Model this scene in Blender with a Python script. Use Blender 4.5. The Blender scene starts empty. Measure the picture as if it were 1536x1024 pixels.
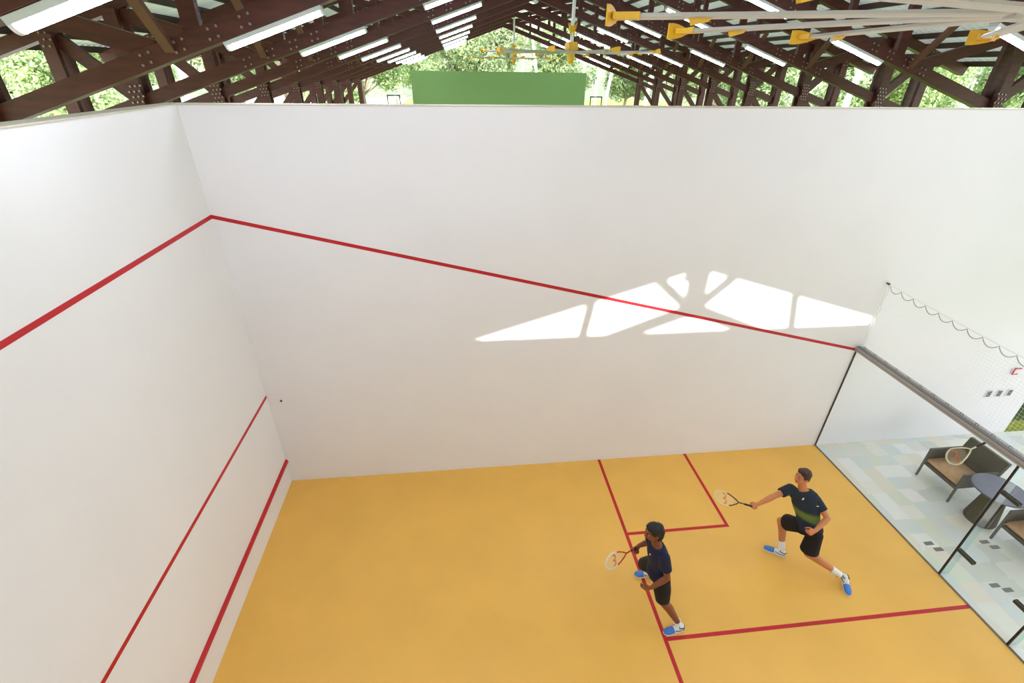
import bpy, bmesh, math, random
from mathutils import Vector as V, Matrix
random.seed(7)
scene = bpy.context.scene
col = scene.collection

# ------------------------------------------------------------------ camera
cam_data = bpy.data.cameras.new('camera')
cam = bpy.data.objects.new('camera', cam_data); col.objects.link(cam)
Rr = ((0.994333, -0.10563758, 0.0119413), (-0.04240087, -0.49707466, -0.86667119), (0.09748877, 0.86125344, -0.49873687))
right, down, fwd = V(Rr[0]), V(Rr[1]), V(Rr[2])
CP = V((3.10569527, 0.11472016, 6.24242868))
m = Matrix((right, -down, -fwd)).transposed().to_4x4(); m.translation = CP
cam.matrix_world = m
cam_data.sensor_fit = 'HORIZONTAL'; cam_data.sensor_width = 36.0
cam_data.lens = 36.0 * 709.325 / 1536.0
cam_data.clip_start = 0.05; cam_data.clip_end = 600
scene.camera = cam

# ------------------------------------------------------------------ world, sun, exposure
w = bpy.data.worlds.new('world'); scene.world = w; w.use_nodes = True
nt = w.node_tree; bg = nt.nodes['Background']
tc = nt.nodes.new('ShaderNodeTexCoord'); sx = nt.nodes.new('ShaderNodeSeparateXYZ'); rp = nt.nodes.new('ShaderNodeValToRGB')
nt.links.new(tc.outputs['Generated'], sx.inputs[0]); nt.links.new(sx.outputs['Z'], rp.inputs[0]); nt.links.new(rp.outputs[0], bg.inputs[0])
rp.color_ramp.elements[0].position = 0.0; rp.color_ramp.elements[0].color = (0.90, 0.90, 0.93, 1)
rp.color_ramp.elements[1].position = 0.6; rp.color_ramp.elements[1].color = (0.80, 0.89, 1.0, 1)
bg.inputs[1].default_value = 1.15
SUN = V((0.061, 1.0, -0.5)).normalized()
sd = bpy.data.lights.new('sun', 'SUN'); sd.energy = 3.6; sd.angle = math.radians(0.55); sd.color = (1.0, 0.975, 0.93)
so = bpy.data.objects.new('sun', sd); col.objects.link(so); so.rotation_euler = SUN.to_track_quat('-Z', 'Y').to_euler()
TUBE_POWER = 17.0
scene.view_settings.view_transform = 'Standard'; scene.view_settings.look = 'None'
scene.view_settings.exposure = 1.56; scene.view_settings.gamma = 1.0
scene.view_settings.use_curve_mapping = False

# ------------------------------------------------------------------ materials
def srgb(r, g, b):
    f = lambda c: (c/255/12.92) if c <= 10 else ((c/255+0.055)/1.055)**2.4
    return (f(r), f(g), f(b), 1)
def mat(name, rgb, rough=0.6, metal=0.0, var=0.0, scale=6.0, spec=0.5, stretch=None, bump=0.0, emit=None, estr=0.0, trans=0.0):
    m = bpy.data.materials.new(name); m.use_nodes = True
    nt = m.node_tree; b = nt.nodes['Principled BSDF']
    c = srgb(*rgb)
    b.inputs['Base Color'].default_value = c
    b.inputs['Roughness'].default_value = rough; b.inputs['Metallic'].default_value = metal
    b.inputs['Specular IOR Level'].default_value = spec
    if var > 0 or bump > 0:
        tc = nt.nodes.new('ShaderNodeTexCoord'); mp = nt.nodes.new('ShaderNodeMapping')
        if stretch: mp.inputs['Scale'].default_value = stretch
        n = nt.nodes.new('ShaderNodeTexNoise'); n.inputs['Scale'].default_value = scale; n.inputs['Detail'].default_value = 4
        nt.links.new(tc.outputs['Object'], mp.inputs[0]); nt.links.new(mp.outputs[0], n.inputs['Vector'])
        if var > 0:
            r = nt.nodes.new('ShaderNodeValToRGB')
            r.color_ramp.elements[0].position = 0.3; r.color_ramp.elements[1].position = 0.7
            r.color_ramp.elements[0].color = tuple(x*(1-var) for x in c[:3]) + (1,)
            r.color_ramp.elements[1].color = tuple(min(1, x*(1+var)) for x in c[:3]) + (1,)
            nt.links.new(n.outputs['Fac'], r.inputs[0]); nt.links.new(r.outputs[0], b.inputs['Base Color'])
        if bump > 0:
            bp = nt.nodes.new('ShaderNodeBump'); bp.inputs['Strength'].default_value = bump; bp.inputs['Distance'].default_value = 0.01
            nt.links.new(n.outputs['Fac'], bp.inputs['Height']); nt.links.new(bp.outputs[0], b.inputs['Normal'])
    if emit:
        b.inputs['Emission Color'].default_value = srgb(*emit); b.inputs['Emission Strength'].default_value = estr
    if trans: b.inputs['Transmission Weight'].default_value = trans
    return m

M = {}
M['plaster'] = mat('white_plaster', (243, 242, 243), 0.55, var=0.012, scale=1.2)
M['cap'] = mat('cream_cap', (214, 208, 190), 0.7)
M['red'] = mat('red_line_paint', (196, 22, 34), 0.5, var=0.05, scale=3)
M['court'] = mat('orange_court_floor', (244, 190, 88), 0.38, var=0.04, scale=1.4, spec=0.5)
M['wood'] = mat('red_brown_timber', (80, 33, 25), 0.5, var=0.28, scale=3, stretch=(1, 1, 5), bump=0.15)
M['wood2'] = mat('dark_timber', (66, 40, 32), 0.6, var=0.25, scale=3)
M['rawwood'] = mat('pale_brace_timber', (108, 68, 54), 0.6, var=0.15, scale=5)
M['bolt'] = mat('galvanised_bolt', (150, 138, 130), 0.35, metal=0.6)
M['sheet'] = mat('brightened_roof_sheet', (236, 238, 238), 0.45, metal=0.0, var=0.08, scale=2)
def sheet_mat():
    m = M['sheet']; nt = m.node_tree; p = nt.nodes['Principled BSDF']; out = nt.nodes['Material Output']
    t = nt.nodes.new('ShaderNodeBsdfTranslucent'); t.inputs[0].default_value = (0.9, 0.93, 0.95, 1)
    x = nt.nodes.new('ShaderNodeMixShader'); x.inputs[0].default_value = 0.06  # translucent share added to brighten the undersides of the roof sheets
    nt.links.new(p.outputs[0], x.inputs[1]); nt.links.new(t.outputs[0], x.inputs[2]); nt.links.new(x.outputs[0], out.inputs[0])
sheet_mat()
M['purlin'] = mat('purlin_timber', (66, 50, 42), 0.7, var=0.15, scale=3)
M['housing'] = mat('light_housing_grey', (205, 210, 208), 0.4)
M['tube'] = mat('lit_diffuser', (255, 255, 255), 0.5, emit=(230, 237, 253), estr=TUBE_POWER)
M['fan'] = mat('fan_aluminium', (196, 190, 180), 0.4, metal=0.15)
M['yellow'] = mat('fan_yellow', (228, 176, 16), 0.45)
M['white_metal'] = mat('white_paint_metal', (225, 225, 222), 0.4)
M['black'] = mat('black_rubber', (28, 24, 24), 0.5)
M['rail'] = mat('grey_rail', (168, 164, 162), 0.5, var=0.05)
M['rail2'] = mat('dark_grey_rail_groove', (120, 115, 110), 0.5)
M['steel'] = mat('patch_fitting_steel', (66, 68, 62), 0.4, metal=0.2)
M['cord'] = mat('white_net_cord', (236, 236, 232), 0.8)
M['cable'] = mat('grey_cable', (150, 150, 150), 0.5)
M['green_wall'] = mat('green_wall_paint', (134, 172, 106), 0.7, var=0.06, scale=0.4)
M['greyweave'] = mat('grey_weave', (98, 100, 96), 0.7, var=0.2, scale=60)
M['darkweave'] = mat('dark_grey_weave', (84, 86, 80), 0.75, var=0.25, scale=70)
M['tan'] = mat('tan_cushion', (200, 164, 128), 0.85, var=0.08, scale=12)
M['slate'] = mat('slate_blue_top', (98, 102, 118), 0.45, var=0.06)
M['trunk_dark'] = mat('dark_olive_pedestal', (70, 70, 58), 0.6, var=0.12)
M['grille'] = mat('pale_grey_grille', (150, 154, 150), 0.5)
M['plate'] = mat('grey_switch_plate', (110, 108, 110), 0.4)
M['whiteplastic'] = mat('white_plastic', (235, 235, 235), 0.4)
M['redplastic'] = mat('red_plastic', (214, 40, 70), 0.4)
M['skinA'] = mat('brown_skin', (138, 78, 46), 0.5, var=0.04, scale=8)
M['skinB'] = mat('tan_skin', (208, 132, 84), 0.5, var=0.04, scale=8)
M['navy'] = mat('navy_fabric', (24, 28, 58), 0.85, var=0.1, scale=10)
M['blackfab'] = mat('black_fabric', (20, 17, 22), 0.9, var=0.1, scale=10)
M['hairA'] = mat('black_hair', (20, 17, 18), 0.6, var=0.3, scale=40)
M['hairB'] = mat('dark_brown_hair', (62, 34, 22), 0.6, var=0.3, scale=40)
M['blue'] = mat('blue_shoe', (70, 132, 214), 0.5)
M['shoewhite'] = mat('white_shoe', (236, 236, 236), 0.5)
M['sock'] = mat('white_sock', (240, 240, 240), 0.9)
M['eye'] = mat('eye_white', (235, 235, 230), 0.3)
M['lip'] = mat('lip', (150, 70, 56), 0.5)
M['frame_white'] = mat('white_racket_frame', (236, 232, 214), 0.4)
M['frame_red'] = mat('red_racket_frame', (206, 44, 30), 0.4)
M['frame_black'] = mat('black_racket_frame', (34, 26, 28), 0.4)
M['frame_cream'] = mat('cream_racket_frame', (238, 218, 140), 0.4)
M['string'] = mat('racket_string', (236, 224, 196), 0.6)
M['logo'] = mat('orange_stencil', (226, 120, 70), 0.7)
M['bark'] = mat('grey_bark', (150, 136, 118), 0.9, var=0.25, scale=4)
M['bark_white'] = mat('pale_bark', (214, 208, 200), 0.9, var=0.15, scale=4)
M['grass'] = mat('sunlit_grass', (128, 150, 70), 0.95, var=0.25, scale=0.35)
M['sand'] = mat('pale_sand', (232, 226, 212), 0.95, var=0.06, scale=0.5)

def leafmat(name, a, b):
    m = bpy.data.materials.new(name); m.use_nodes = True; nt = m.node_tree; p = nt.nodes['Principled BSDF']
    g = nt.nodes.new('ShaderNodeNewGeometry'); oi = nt.nodes.new('ShaderNodeObjectInfo'); n = nt.nodes.new('ShaderNodeTexNoise')
    tc = nt.nodes.new('ShaderNodeTexCoord'); nt.links.new(tc.outputs['Object'], n.inputs['Vector']); n.inputs['Scale'].default_value = 0.9
    ad = nt.nodes.new('ShaderNodeMath'); ad.operation = 'ADD'; nt.links.new(n.outputs['Fac'], ad.inputs[0])
    mu = nt.nodes.new('ShaderNodeMath'); mu.operation = 'MULTIPLY_ADD'; nt.links.new(g.outputs['Random Per Island'], mu.inputs[0]); mu.inputs[1].default_value = 0.5; mu.inputs[2].default_value = -0.25
    nt.links.new(mu.outputs[0], ad.inputs[1])
    r = nt.nodes.new('ShaderNodeValToRGB'); r.color_ramp.elements[0].position = 0.25; r.color_ramp.elements[1].position = 0.75
    r.color_ramp.elements[0].color = srgb(*a); r.color_ramp.elements[1].color = srgb(*b)
    nt.links.new(ad.outputs[0], r.inputs[0])
    hs = nt.nodes.new('ShaderNodeHueSaturation'); nt.links.new(r.outputs[0], hs.inputs['Color'])
    mr = nt.nodes.new('ShaderNodeMapRange'); mr.inputs[3].default_value = 0.8; mr.inputs[4].default_value = 1.25
    nt.links.new(oi.outputs['Random'], mr.inputs[0]); nt.links.new(mr.outputs[0], hs.inputs['Value'])
    nt.links.new(hs.outputs[0], p.inputs['Base Color']); p.inputs['Roughness'].default_value = 0.55
    tl = nt.nodes.new('ShaderNodeBsdfTranslucent'); mx = nt.nodes.new('ShaderNodeMixShader'); mx.inputs[0].default_value = 0.45
    nt.links.new(hs.outputs[0], tl.inputs[0]); nt.links.new(p.outputs[0], mx.inputs[1]); nt.links.new(tl.outputs[0], mx.inputs[2])
    nt.links.new(mx.outputs[0], nt.nodes['Material Output'].inputs[0])
    return m
M['leaf'] = leafmat('hazed_broad_leaf', (112, 138, 96), (200, 214, 160))  # leaf colours paled and greyed to imitate haze over the trees
M['leaf_pale'] = leafmat('hazed_pale_leaf', (140, 158, 122), (214, 220, 184))
M['palm'] = leafmat('palm_leaf', (108, 138, 100), (206, 210, 140))

def glass_mat(name, tint, refl=1.0):
    m = bpy.data.materials.new(name); m.use_nodes = True; nt = m.node_tree; nt.nodes.remove(nt.nodes['Principled BSDF'])
    t = nt.nodes.new('ShaderNodeBsdfTransparent'); t.inputs[0].default_value = tint
    g = nt.nodes.new('ShaderNodeBsdfGlossy'); g.inputs['Roughness'].default_value = 0.02
    f = nt.nodes.new('ShaderNodeFresnel'); f.inputs[0].default_value = 1.45
    mu = nt.nodes.new('ShaderNodeMath'); mu.operation = 'MULTIPLY'; mu.inputs[1].default_value = refl; nt.links.new(f.outputs[0], mu.inputs[0])
    ge = nt.nodes.new('ShaderNodeNewGeometry'); iv = nt.nodes.new('ShaderNodeMath'); iv.operation = 'SUBTRACT'; iv.inputs[0].default_value = 1.0; nt.links.new(ge.outputs['Backfacing'], iv.inputs[1])
    m2 = nt.nodes.new('ShaderNodeMath'); m2.operation = 'MULTIPLY'; nt.links.new(mu.outputs[0], m2.inputs[0]); nt.links.new(iv.outputs[0], m2.inputs[1])
    x = nt.nodes.new('ShaderNodeMixShader'); nt.links.new(m2.outputs[0], x.inputs[0]); nt.links.new(t.outputs[0], x.inputs[1]); nt.links.new(g.outputs[0], x.inputs[2])
    nt.links.new(x.outputs[0], nt.nodes['Material Output'].inputs[0]); return m
M['glass'] = glass_mat('court_glass', (0.985, 0.996, 0.99, 1), 0.8)
M['glass_edge'] = glass_mat('glass_edge', (0.86, 0.96, 0.97, 1), 1.4)

def paving():
    m = bpy.data.materials.new('pale_stone_paving'); m.use_nodes = True; nt = m.node_tree; p = nt.nodes['Principled BSDF']
    tc = nt.nodes.new('ShaderNodeTexCoord'); mp = nt.nodes.new('ShaderNodeMapping'); mp.inputs['Rotation'].default_value = (0, 0, 0.0)
    nt.links.new(tc.outputs['Object'], mp.inputs[0])
    vo = nt.nodes.new('ShaderNodeTexVoronoi'); vo.feature = 'F1'; vo.distance = 'CHEBYCHEV'; vo.inputs['Scale'].default_value = 3.6; vo.inputs['Randomness'].default_value = 0.3
    nt.links.new(mp.outputs[0], vo.inputs['Vector'])
    r = nt.nodes.new('ShaderNodeValToRGB'); r.color_ramp.interpolation = 'CONSTANT'
    cs = [(230, 231, 222), (238, 237, 226), (224, 228, 222), (242, 242, 238), (222, 230, 226), (236, 230, 214), (226, 231, 214), (214, 218, 208)]
    e = r.color_ramp.elements; e[0].position = 0; e[0].color = srgb(*cs[0]); e[1].position = 0.13; e[1].color = srgb(*cs[1])
    for i, c in enumerate(cs[2:]):
        q = e.new(0.26 + i*0.12); q.color = srgb(*c)
    sp = nt.nodes.new('ShaderNodeSeparateColor'); nt.links.new(vo.outputs['Color'], sp.inputs[0]); nt.links.new(sp.outputs[0], r.inputs[0])
    n = nt.nodes.new('ShaderNodeTexNoise'); n.inputs['Scale'].default_value = 5; nt.links.new(tc.outputs['Object'], n.inputs['Vector'])
    mx = nt.nodes.new('ShaderNodeMixRGB'); mx.blend_type = 'MULTIPLY'; mx.inputs[0].default_value = 0.1
    nt.links.new(r.outputs[0], mx.inputs[1]); nt.links.new(n.outputs['Color'], mx.inputs[2]); 
    hs = nt.nodes.new('ShaderNodeHueSaturation'); hs.inputs['Saturation'].default_value = 0.0; nt.links.new(n.outputs['Color'], hs.inputs['Color']); nt.links.new(hs.outputs[0], mx.inputs[2])
    nt.links.new(mx.outputs[0], p.inputs['Base Color']); p.inputs['Roughness'].default_value = 0.5
    return m
M['paving'] = paving()

def tshirt_mat():
    m = mat('navy_shirt_green_band', (30, 36, 56), 0.85); nt = m.node_tree; p = nt.nodes['Principled BSDF']
    tc = nt.nodes.new('ShaderNodeTexCoord'); s = nt.nodes.new('ShaderNodeSeparateXYZ'); nt.links.new(tc.outputs['Object'], s.inputs[0])
    r = nt.nodes.new('ShaderNodeValToRGB'); e = r.color_ramp.elements
    nt.links.new(s.outputs['Z'], r.inputs[0])
    # object z is metres above the floor
    e[0].position = 0.80; e[0].color = srgb(26, 36, 62)
    e[1].position = 1.10; e[1].color = srgb(26, 30, 42)
    for q, c in ((0.865, (30, 44, 62)), (0.895, (96, 118, 44)), (0.95, (112, 132, 62)), (1.01, (128, 138, 112)), (1.06, (34, 44, 56))):
        k = e.new(q); k.color = srgb(*c)
    # map >1 range: divide z by 1.25
    d = nt.nodes.new('ShaderNodeMath'); d.operation = 'DIVIDE'; d.inputs[1].default_value = 1.25
    nt.links.new(s.outputs['Z'], d.inputs[0]); nt.links.new(d.outputs[0], r.inputs[0])
    for k in e: k.position = k.position/1.25
    nt.links.new(r.outputs[0], p.inputs['Base Color']); return m
M['shirtB'] = tshirt_mat()

# ------------------------------------------------------------------ helpers
def tag(o, label=None, cat=None, group=None, kind=None):
    if label: o['label'] = label
    if cat: o['category'] = cat
    if group: o['group'] = group
    if kind: o['kind'] = kind
    return o
def build(name, bm, mats, parent=None, smooth=False):
    if bm.faces: bmesh.ops.recalc_face_normals(bm, faces=bm.faces)
    me = bpy.data.meshes.new(name); bm.to_mesh(me); bm.free()
    for x in (mats if isinstance(mats, (list, tuple)) else [mats]): me.materials.append(x)
    if smooth:
        me.polygons.foreach_set('use_smooth', [True]*len(me.polygons))
    o = bpy.data.objects.new(name, me); col.objects.link(o)
    if parent: o.parent = parent
    return o
def empty(name, loc=(0, 0, 0), rz=0, **k):
    o = bpy.data.objects.new(name, None); col.objects.link(o); o.location = loc; o.rotation_euler = (0, 0, rz); o.empty_display_size = 0.2
    return tag(o, **k)
def box(bm, x0, x1, y0, y1, z0, z1, mi=0):
    vs = [bm.verts.new(c) for c in ((x0,y0,z0),(x1,y0,z0),(x1,y1,z0),(x0,y1,z0),(x0,y0,z1),(x1,y0,z1),(x1,y1,z1),(x0,y1,z1))]
    for f in ((0,3,2,1),(4,5,6,7),(0,1,5,4),(1,2,6,5),(2,3,7,6),(3,0,4,7)):
        q = bm.faces.new([vs[i] for i in f]); q.material_index = mi
def beam(bm, p0, p1, wdir, w, h, mi=0, hdir=None):
    """bar from p0 to p1; wdir = direction of its width w; h = height across"""
    p0, p1 = V(p0), V(p1); d = (p1-p0).normalized(); wd = V(wdir).normalized()
    hd = d.cross(wd).normalized(); wd = hd.cross(d).normalized()
    vs = []
    for p in (p0, p1):
        for a, b in ((-1,-1),(1,-1),(1,1),(-1,1)):
            vs.append(bm.verts.new(p + wd*a*w/2 + hd*b*h/2))
    for f in ((3,2,1,0),(4,5,6,7),(0,1,5,4),(1,2,6,5),(2,3,7,6),(3,0,4,7)):
        q = bm.faces.new([vs[i] for i in f]); q.material_index = mi
def prism(bm, pts, y0, y1, mi=0, axis='y'):
    def P(a, b, t): return (a, t, b) if axis == 'y' else ((t, a, b) if axis == 'x' else (a, b, t))
    A = [bm.verts.new(P(a, b, y0)) for a, b in pts]; B = [bm.verts.new(P(a, b, y1)) for a, b in pts]
    n = len(pts); fs = [bm.faces.new(A), bm.faces.new(B[::-1])]
    for i in range(n): fs.append(bm.faces.new((A[i], B[i], B[(i+1) % n], A[(i+1) % n])))
    for f in fs: f.material_index = mi
def loft(bm, rings, seg=14, cap=True, mi=0):
    """rings: (centre, u, v) with u, v half-axis vectors"""
    R = []
    for c, u, v in rings:
        c, u, v = V(c), V(u), V(v)
        R.append([bm.verts.new(c + u*math.cos(2*math.pi*i/seg) + v*math.sin(2*math.pi*i/seg)) for i in range(seg)])
    for a, b in zip(R, R[1:]):
        for i in range(seg):
            f = bm.faces.new((a[i], a[(i+1) % seg], b[(i+1) % seg], b[i])); f.material_index = mi
    if cap:
        f = bm.faces.new(R[0][::-1]); f.material_index = mi; f = bm.faces.new(R[-1]); f.material_index = mi
def tube(bm, pts, rad, seg=8, mi=0, closed=False):
    pts = [V(p) for p in pts]; n = len(pts)
    rads = rad if isinstance(rad, (list, tuple)) else [rad]*n
    up = None; R = []
    for i, p in enumerate(pts):
        if closed: d = pts[(i+1) % n]-pts[i-1]
        else: d = pts[min(i+1, n-1)]-pts[max(i-1, 0)]
        d.normalize()
        if up is None:
            up = d.orthogonal().normalized()
        up = (up - d*up.dot(d)).normalized(); s = d.cross(up)
        R.append([bm.verts.new(p + (up*math.cos(2*math.pi*k/seg) + s*math.sin(2*math.pi*k/seg))*rads[i]) for k in range(seg)])
    prs = list(zip(R, R[1:])) + ([(R[-1], R[0])] if closed else [])
    for a, b in prs:
        for i in range(seg):
            f = bm.faces.new((a[i], a[(i+1) % seg], b[(i+1) % seg], b[i])); f.material_index = mi
    if not closed:
        f = bm.faces.new(R[0][::-1]); f.material_index = mi; f = bm.faces.new(R[-1]); f.material_index = mi
def cone(bm, p0, p1, r0, r1, seg=14, ball=True):
    """tapered round-ended limb piece"""
    p0, p1 = V(p0), V(p1); d = (p1-p0).normalized(); u = d.orthogonal().normalized(); v = d.cross(u)
    rings = []
    if ball:
        for t in (80, 55, 28): a = math.radians(t); rings.append((p0-d*r0*math.sin(a), u*r0*math.cos(a), v*r0*math.cos(a)))
    for k in range(6):
        t = k/5; r = r0+(r1-r0)*t; rings.append((p0.lerp(p1, t), u*r, v*r))
    if ball:
        for t in (28, 55, 80): a = math.radians(t); rings.append((p1+d*r1*math.sin(a), u*r1*math.cos(a), v*r1*math.cos(a)))
    loft(bm, rings, seg)
def ell(bm, c, ax, ay, az, sub=3):
    mtx = Matrix((V(ax), V(ay), V(az))).transposed().to_4x4(); mtx.translation = V(c)
    bmesh.ops.create_icosphere(bm, subdivisions=sub, radius=1.0, matrix=mtx)
def remeshed(name, bm, mats, parent, voxel=0.008, smooth=6, fac=0.5, keep=None):
    """fuse overlapping closed shapes into one continuous skin"""
    o = build(name, bm, mats, None, True)
    md = o.modifiers.new('r', 'REMESH'); md.mode = 'VOXEL'; md.voxel_size = voxel; md.use_smooth_shade = True
    if smooth:
        sm = o.modifiers.new('s', 'SMOOTH'); sm.factor = fac; sm.iterations = smooth
    dg = bpy.context.evaluated_depsgraph_get(); dg.update()
    me = bpy.data.meshes.new_from_object(o.evaluated_get(dg))
    o.modifiers.clear(); old = o.data; o.data = me; bpy.data.meshes.remove(old)
    me.polygons.foreach_set('use_smooth', [True]*len(me.polygons))
    if not me.materials:
        for x in (mats if isinstance(mats, (list, tuple)) else [mats]): me.materials.append(x)
    if parent: o.parent = parent
    return o
def copy_tree(o, parent=None):
    c = o.copy(); col.objects.link(c)
    if parent: c.parent = parent
    for ch in list(o.children): copy_tree(ch, c)
    return c
ORD = ['nearest', 'second nearest', 'third nearest', 'fourth nearest', 'fifth nearest', 'sixth nearest', 'seventh nearest', 'eighth nearest', 'ninth nearest', 'tenth nearest', 'eleventh nearest', 'twelfth nearest', 'thirteenth nearest', 'fourteenth nearest']

# ------------------------------------------------------------------ court shell
W, L, H = 6.4, 9.75, 5.85
XE = 13.86                                              # far wall runs on past the glass
fl = tag(build('floor', (lambda b: (box(b, 0, L, 0, W, -0.12, 0), b)[1])(bmesh.new()), M['court']), kind='structure')
def line_part(x0, x1, y0, y1, z0, z1, parent, label):
    b = bmesh.new(); box(b, x0, x1, y0, y1, z0, z1); o = build('court_line', b, M['red'], parent); o['label'] = label; return o
t = 0.0025
line_part(5.44, 5.49, 0, W-0.001, -0.001, t, fl, 'red short line across the orange floor')
line_part(5.49, L, 3.175, 3.225, -0.001, t, fl, 'red half court line running to the glass')
line_part(7.09, 7.14, W-1.65, W-0.001, -0.001, t, fl, 'red back edge of the service box')
line_part(5.49, 7.09, W-1.65, W-1.60, -0.001, t, fl, 'red inner edge of the service box')
line_part(7.09, 7.14, 0.001, 1.65, -0.001, t, fl, 'red service box edge on the near side')
line_part(5.49, 7.09, 1.60, 1.65, -0.001, t, fl, 'red service box edge on the near side')

b = bmesh.new(); box(b, -0.2, 0, -0.2, W+0.2, 0, H); wl = tag(build('wall_left', b, M['plaster']), kind='structure')
b = bmesh.new(); box(b, 0, XE, W, W+0.2, 0, H); wb = tag(build('wall_back', b, M['plaster']), kind='structure')
b = bmesh.new(); box(b, 0, 10.0, -0.2, 0, 0, H); wf = tag(build('wall_front', b, M['plaster']), kind='structure')
b = bmesh.new(); box(b, -0.22, 0.012, -0.2, W, H, H+0.012); tag(build('trim_1', b, M['cap']), kind='structure')
b = bmesh.new(); box(b, -0.22, XE, W-0.012, W+0.22, H, H+0.012); tag(build('trim_2', b, M['cap']), kind='structure')
# front wall lines: out line, service line, tin
line_part(0, t, 0, W-0.001, 4.57, 4.62, wl, 'red out line high on the front wall')
line_part(0, t, 0, W-0.001, 1.78, 1.83, wl, 'red service line on the front wall')
b = bmesh.new(); prism(b, [(0, 0.44), (0.035, 0.44), (0.035, 0.47), (0.012, 0.50), (0, 0.50)], 0, W-0.001)
o = build('tin_rail', b, M['red'], wl); o['label'] = 'red rail along the top of the tin'
# side wall sloping out line
b = bmesh.new(); prism(b, [(0.001, 4.57), (L-0.01, 2.13), (L-0.01, 2.18), (0.001, 4.62)], W-t, W)
o = build('court_line', b, M['red'], wb); o['label'] = 'red out line sloping down the side wall'
b = bmesh.new(); bmesh.ops.create_cone(b, segments=16, radius1=0.018, radius2=0.014, depth=0.012, cap_ends=True, matrix=Matrix.Translation((0.2, W-0.006, 1.71)) @ Matrix.Rotation(math.pi/2, 4, 'X'))
tag(build('wall_plug', b, M['steel']), 'small dark round plug low on the white side wall near the corner', 'wall plug')

# terrace behind the glass
b = bmesh.new(); box(b, L, 19, -8, W, -0.12, -0.001)
tag(build('floor', b, M['paving']), kind='structure')

# ------------------------------------------------------------------ roof trusses
S = 3.25
def TX(x): return CP.x + S*x
def TZ(z): return CP.z + S*z
def TY(k): return CP.y + S*k
CXR = 0.915
def chz(x): return -0.194 + 0.33*(x+1.67)                # underside of lower chord (left half)
def rfz(x): return 0.047 + 0.33*(x+2.32)                 # underside of rafter
CD = 0.066                                               # member depth
NX = [-1.75, -0.95, -0.02]
def pt(x, z, side): return V((TX(x if side < 0 else 2*CXR-x), 0, TZ(z)))
def bolts(bm, x, z, side, nx, nz, sp=0.028, y=-0.10, slope=0.33, zig=0):
    for i in range(nx):
        for j in range(nz):
            dx = (i-(nx-1)/2)*sp + zig*(j % 2)*sp*0.5; dz = (j-(nz-1)/2)*sp
            c = pt(x+dx, z+dz+slope*dx, side)
            for yy in (y, -y):
                bmesh.ops.create_cone(bm, segments=8, radius1=0.017, radius2=0.013, depth=0.02, cap_ends=True,
                                      matrix=Matrix.Translation((c.x, yy+(0.01 if yy > 0 else -0.01), c.z)) @ Matrix.Rotation(math.pi/2*(-1 if yy < 0 else 1), 4, 'X'))
def make_truss():
    r = empty('roof_truss')
    Y = (0, 1, 0)
    for s in (-1, 1):
        # lower chord with the part that runs on to the outer post
        b = bmesh.new(); beam(b, pt(-2.10, chz(-2.10)+CD/2, s), pt(CXR, chz(CXR)+CD/2, s), Y, 0.19, S*CD); build('lower_chord', b, M['wood'], r)
        b = bmesh.new(); beam(b, pt(-2.47, rfz(-2.47)+CD/2, s), pt(CXR, rfz(CXR)+CD/2, s), Y, 0.19, S*CD); build('rafter', b, M['wood'], r)
        for x in (-2.10, -1.75):
            b = bmesh.new(); zt = rfz(x)+0.01
            for yy in (-0.145, 0.145):
                q0 = pt(x, zt, s); q1 = V((q0.x, 0, 0.0)); q0.y = q1.y = yy
                beam(b, q0, q1, Y, 0.095, 0.22)
            build('post', b, M['wood'], r)
        def web(a, c, wd=0.16, nm='web', m='wood'):
            b = bmesh.new(); beam(b, pt(*a, s), pt(*c, s), Y, 0.10, wd); build(nm, b, M[m], r)
        web((-2.09, rfz(-2.09)+0.0), (-1.75, chz(-1.75)+0.03), 0.22, 'diagonal_brace')
        web((-1.75, chz(-1.75)+0.02), (-2.09, chz(-1.75)-0.36), 0.20, 'diagonal_brace')
        web((-1.77, rfz(-1.77)+0.01), (-1.10, chz(-1.10)+0.05), 0.22, 'diagonal_brace')
        web((-0.95, chz(-0.95)+0.03), (-0.95, rfz(-0.95)), 0.20)
        web((-0.93, rfz(-0.93)+0.01), (-0.10, chz(-0.10)+0.04), 0.16, 'diagonal_brace')
        web((-0.02, chz(-0.02)+0.03), (-0.02, rfz(-0.02)), 0.15)
        web((-0.0, rfz(0.0)+0.01), (0.85, chz(0.85)+0.04), 0.16, 'diagonal_brace')
        for i, x in enumerate((-0.55, 0.42)):
            web((x, chz(x)+0.05), (x, rfz(x)), 0.12)
        # longitudinal knee brace rising towards the eave bay
        b = bmesh.new(); p0 = pt(-1.04, chz(-1.04)+0.01, s); p1 = pt(-1.04, chz(-1.04)+0.30, s); p1.y = -0.30*S
        beam(b, p0, p1, (1, 0, 0), 0.12, 0.07); build('knee_brace', b, M['rawwood'], r)
        # bolts
        b = bmesh.new()
        bolts(b, -1.75, chz(-1.75)+0.05, s, 3, 6, 0.026, y=-0.195, slope=0.1, zig=1)
        for x in (-1.13, -1.0, -0.87, -0.75): bolts(b, x, chz(x)+CD/2, s, 2, 2, 0.032)
        for x in (-0.15, -0.02, 0.12): bolts(b, x, chz(x)+CD/2, s, 2, 2, 0.032)
        for x in (-1.0, -0.9): bolts(b, x, rfz(x)+CD/2, s, 2, 2, 0.032)
        bolts(b, -2.10, rfz(-2.10)-0.0, s, 2, 4, 0.03, y=-0.195, slope=0, zig=1)
        o = build('bolts', b, M['bolt'], r); o['kind'] = 'stuff'
    b = bmesh.new(); beam(b, V((TX(CXR), 0, TZ(chz(CXR)))), V((TX(CXR), 0, TZ(rfz(CXR)+CD))), Y, 0.12, 0.2); build('king_post', b, M['wood'], r)
    return r
truss = make_truss()
tidx = 0
KS = list(range(0, 11))
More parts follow.
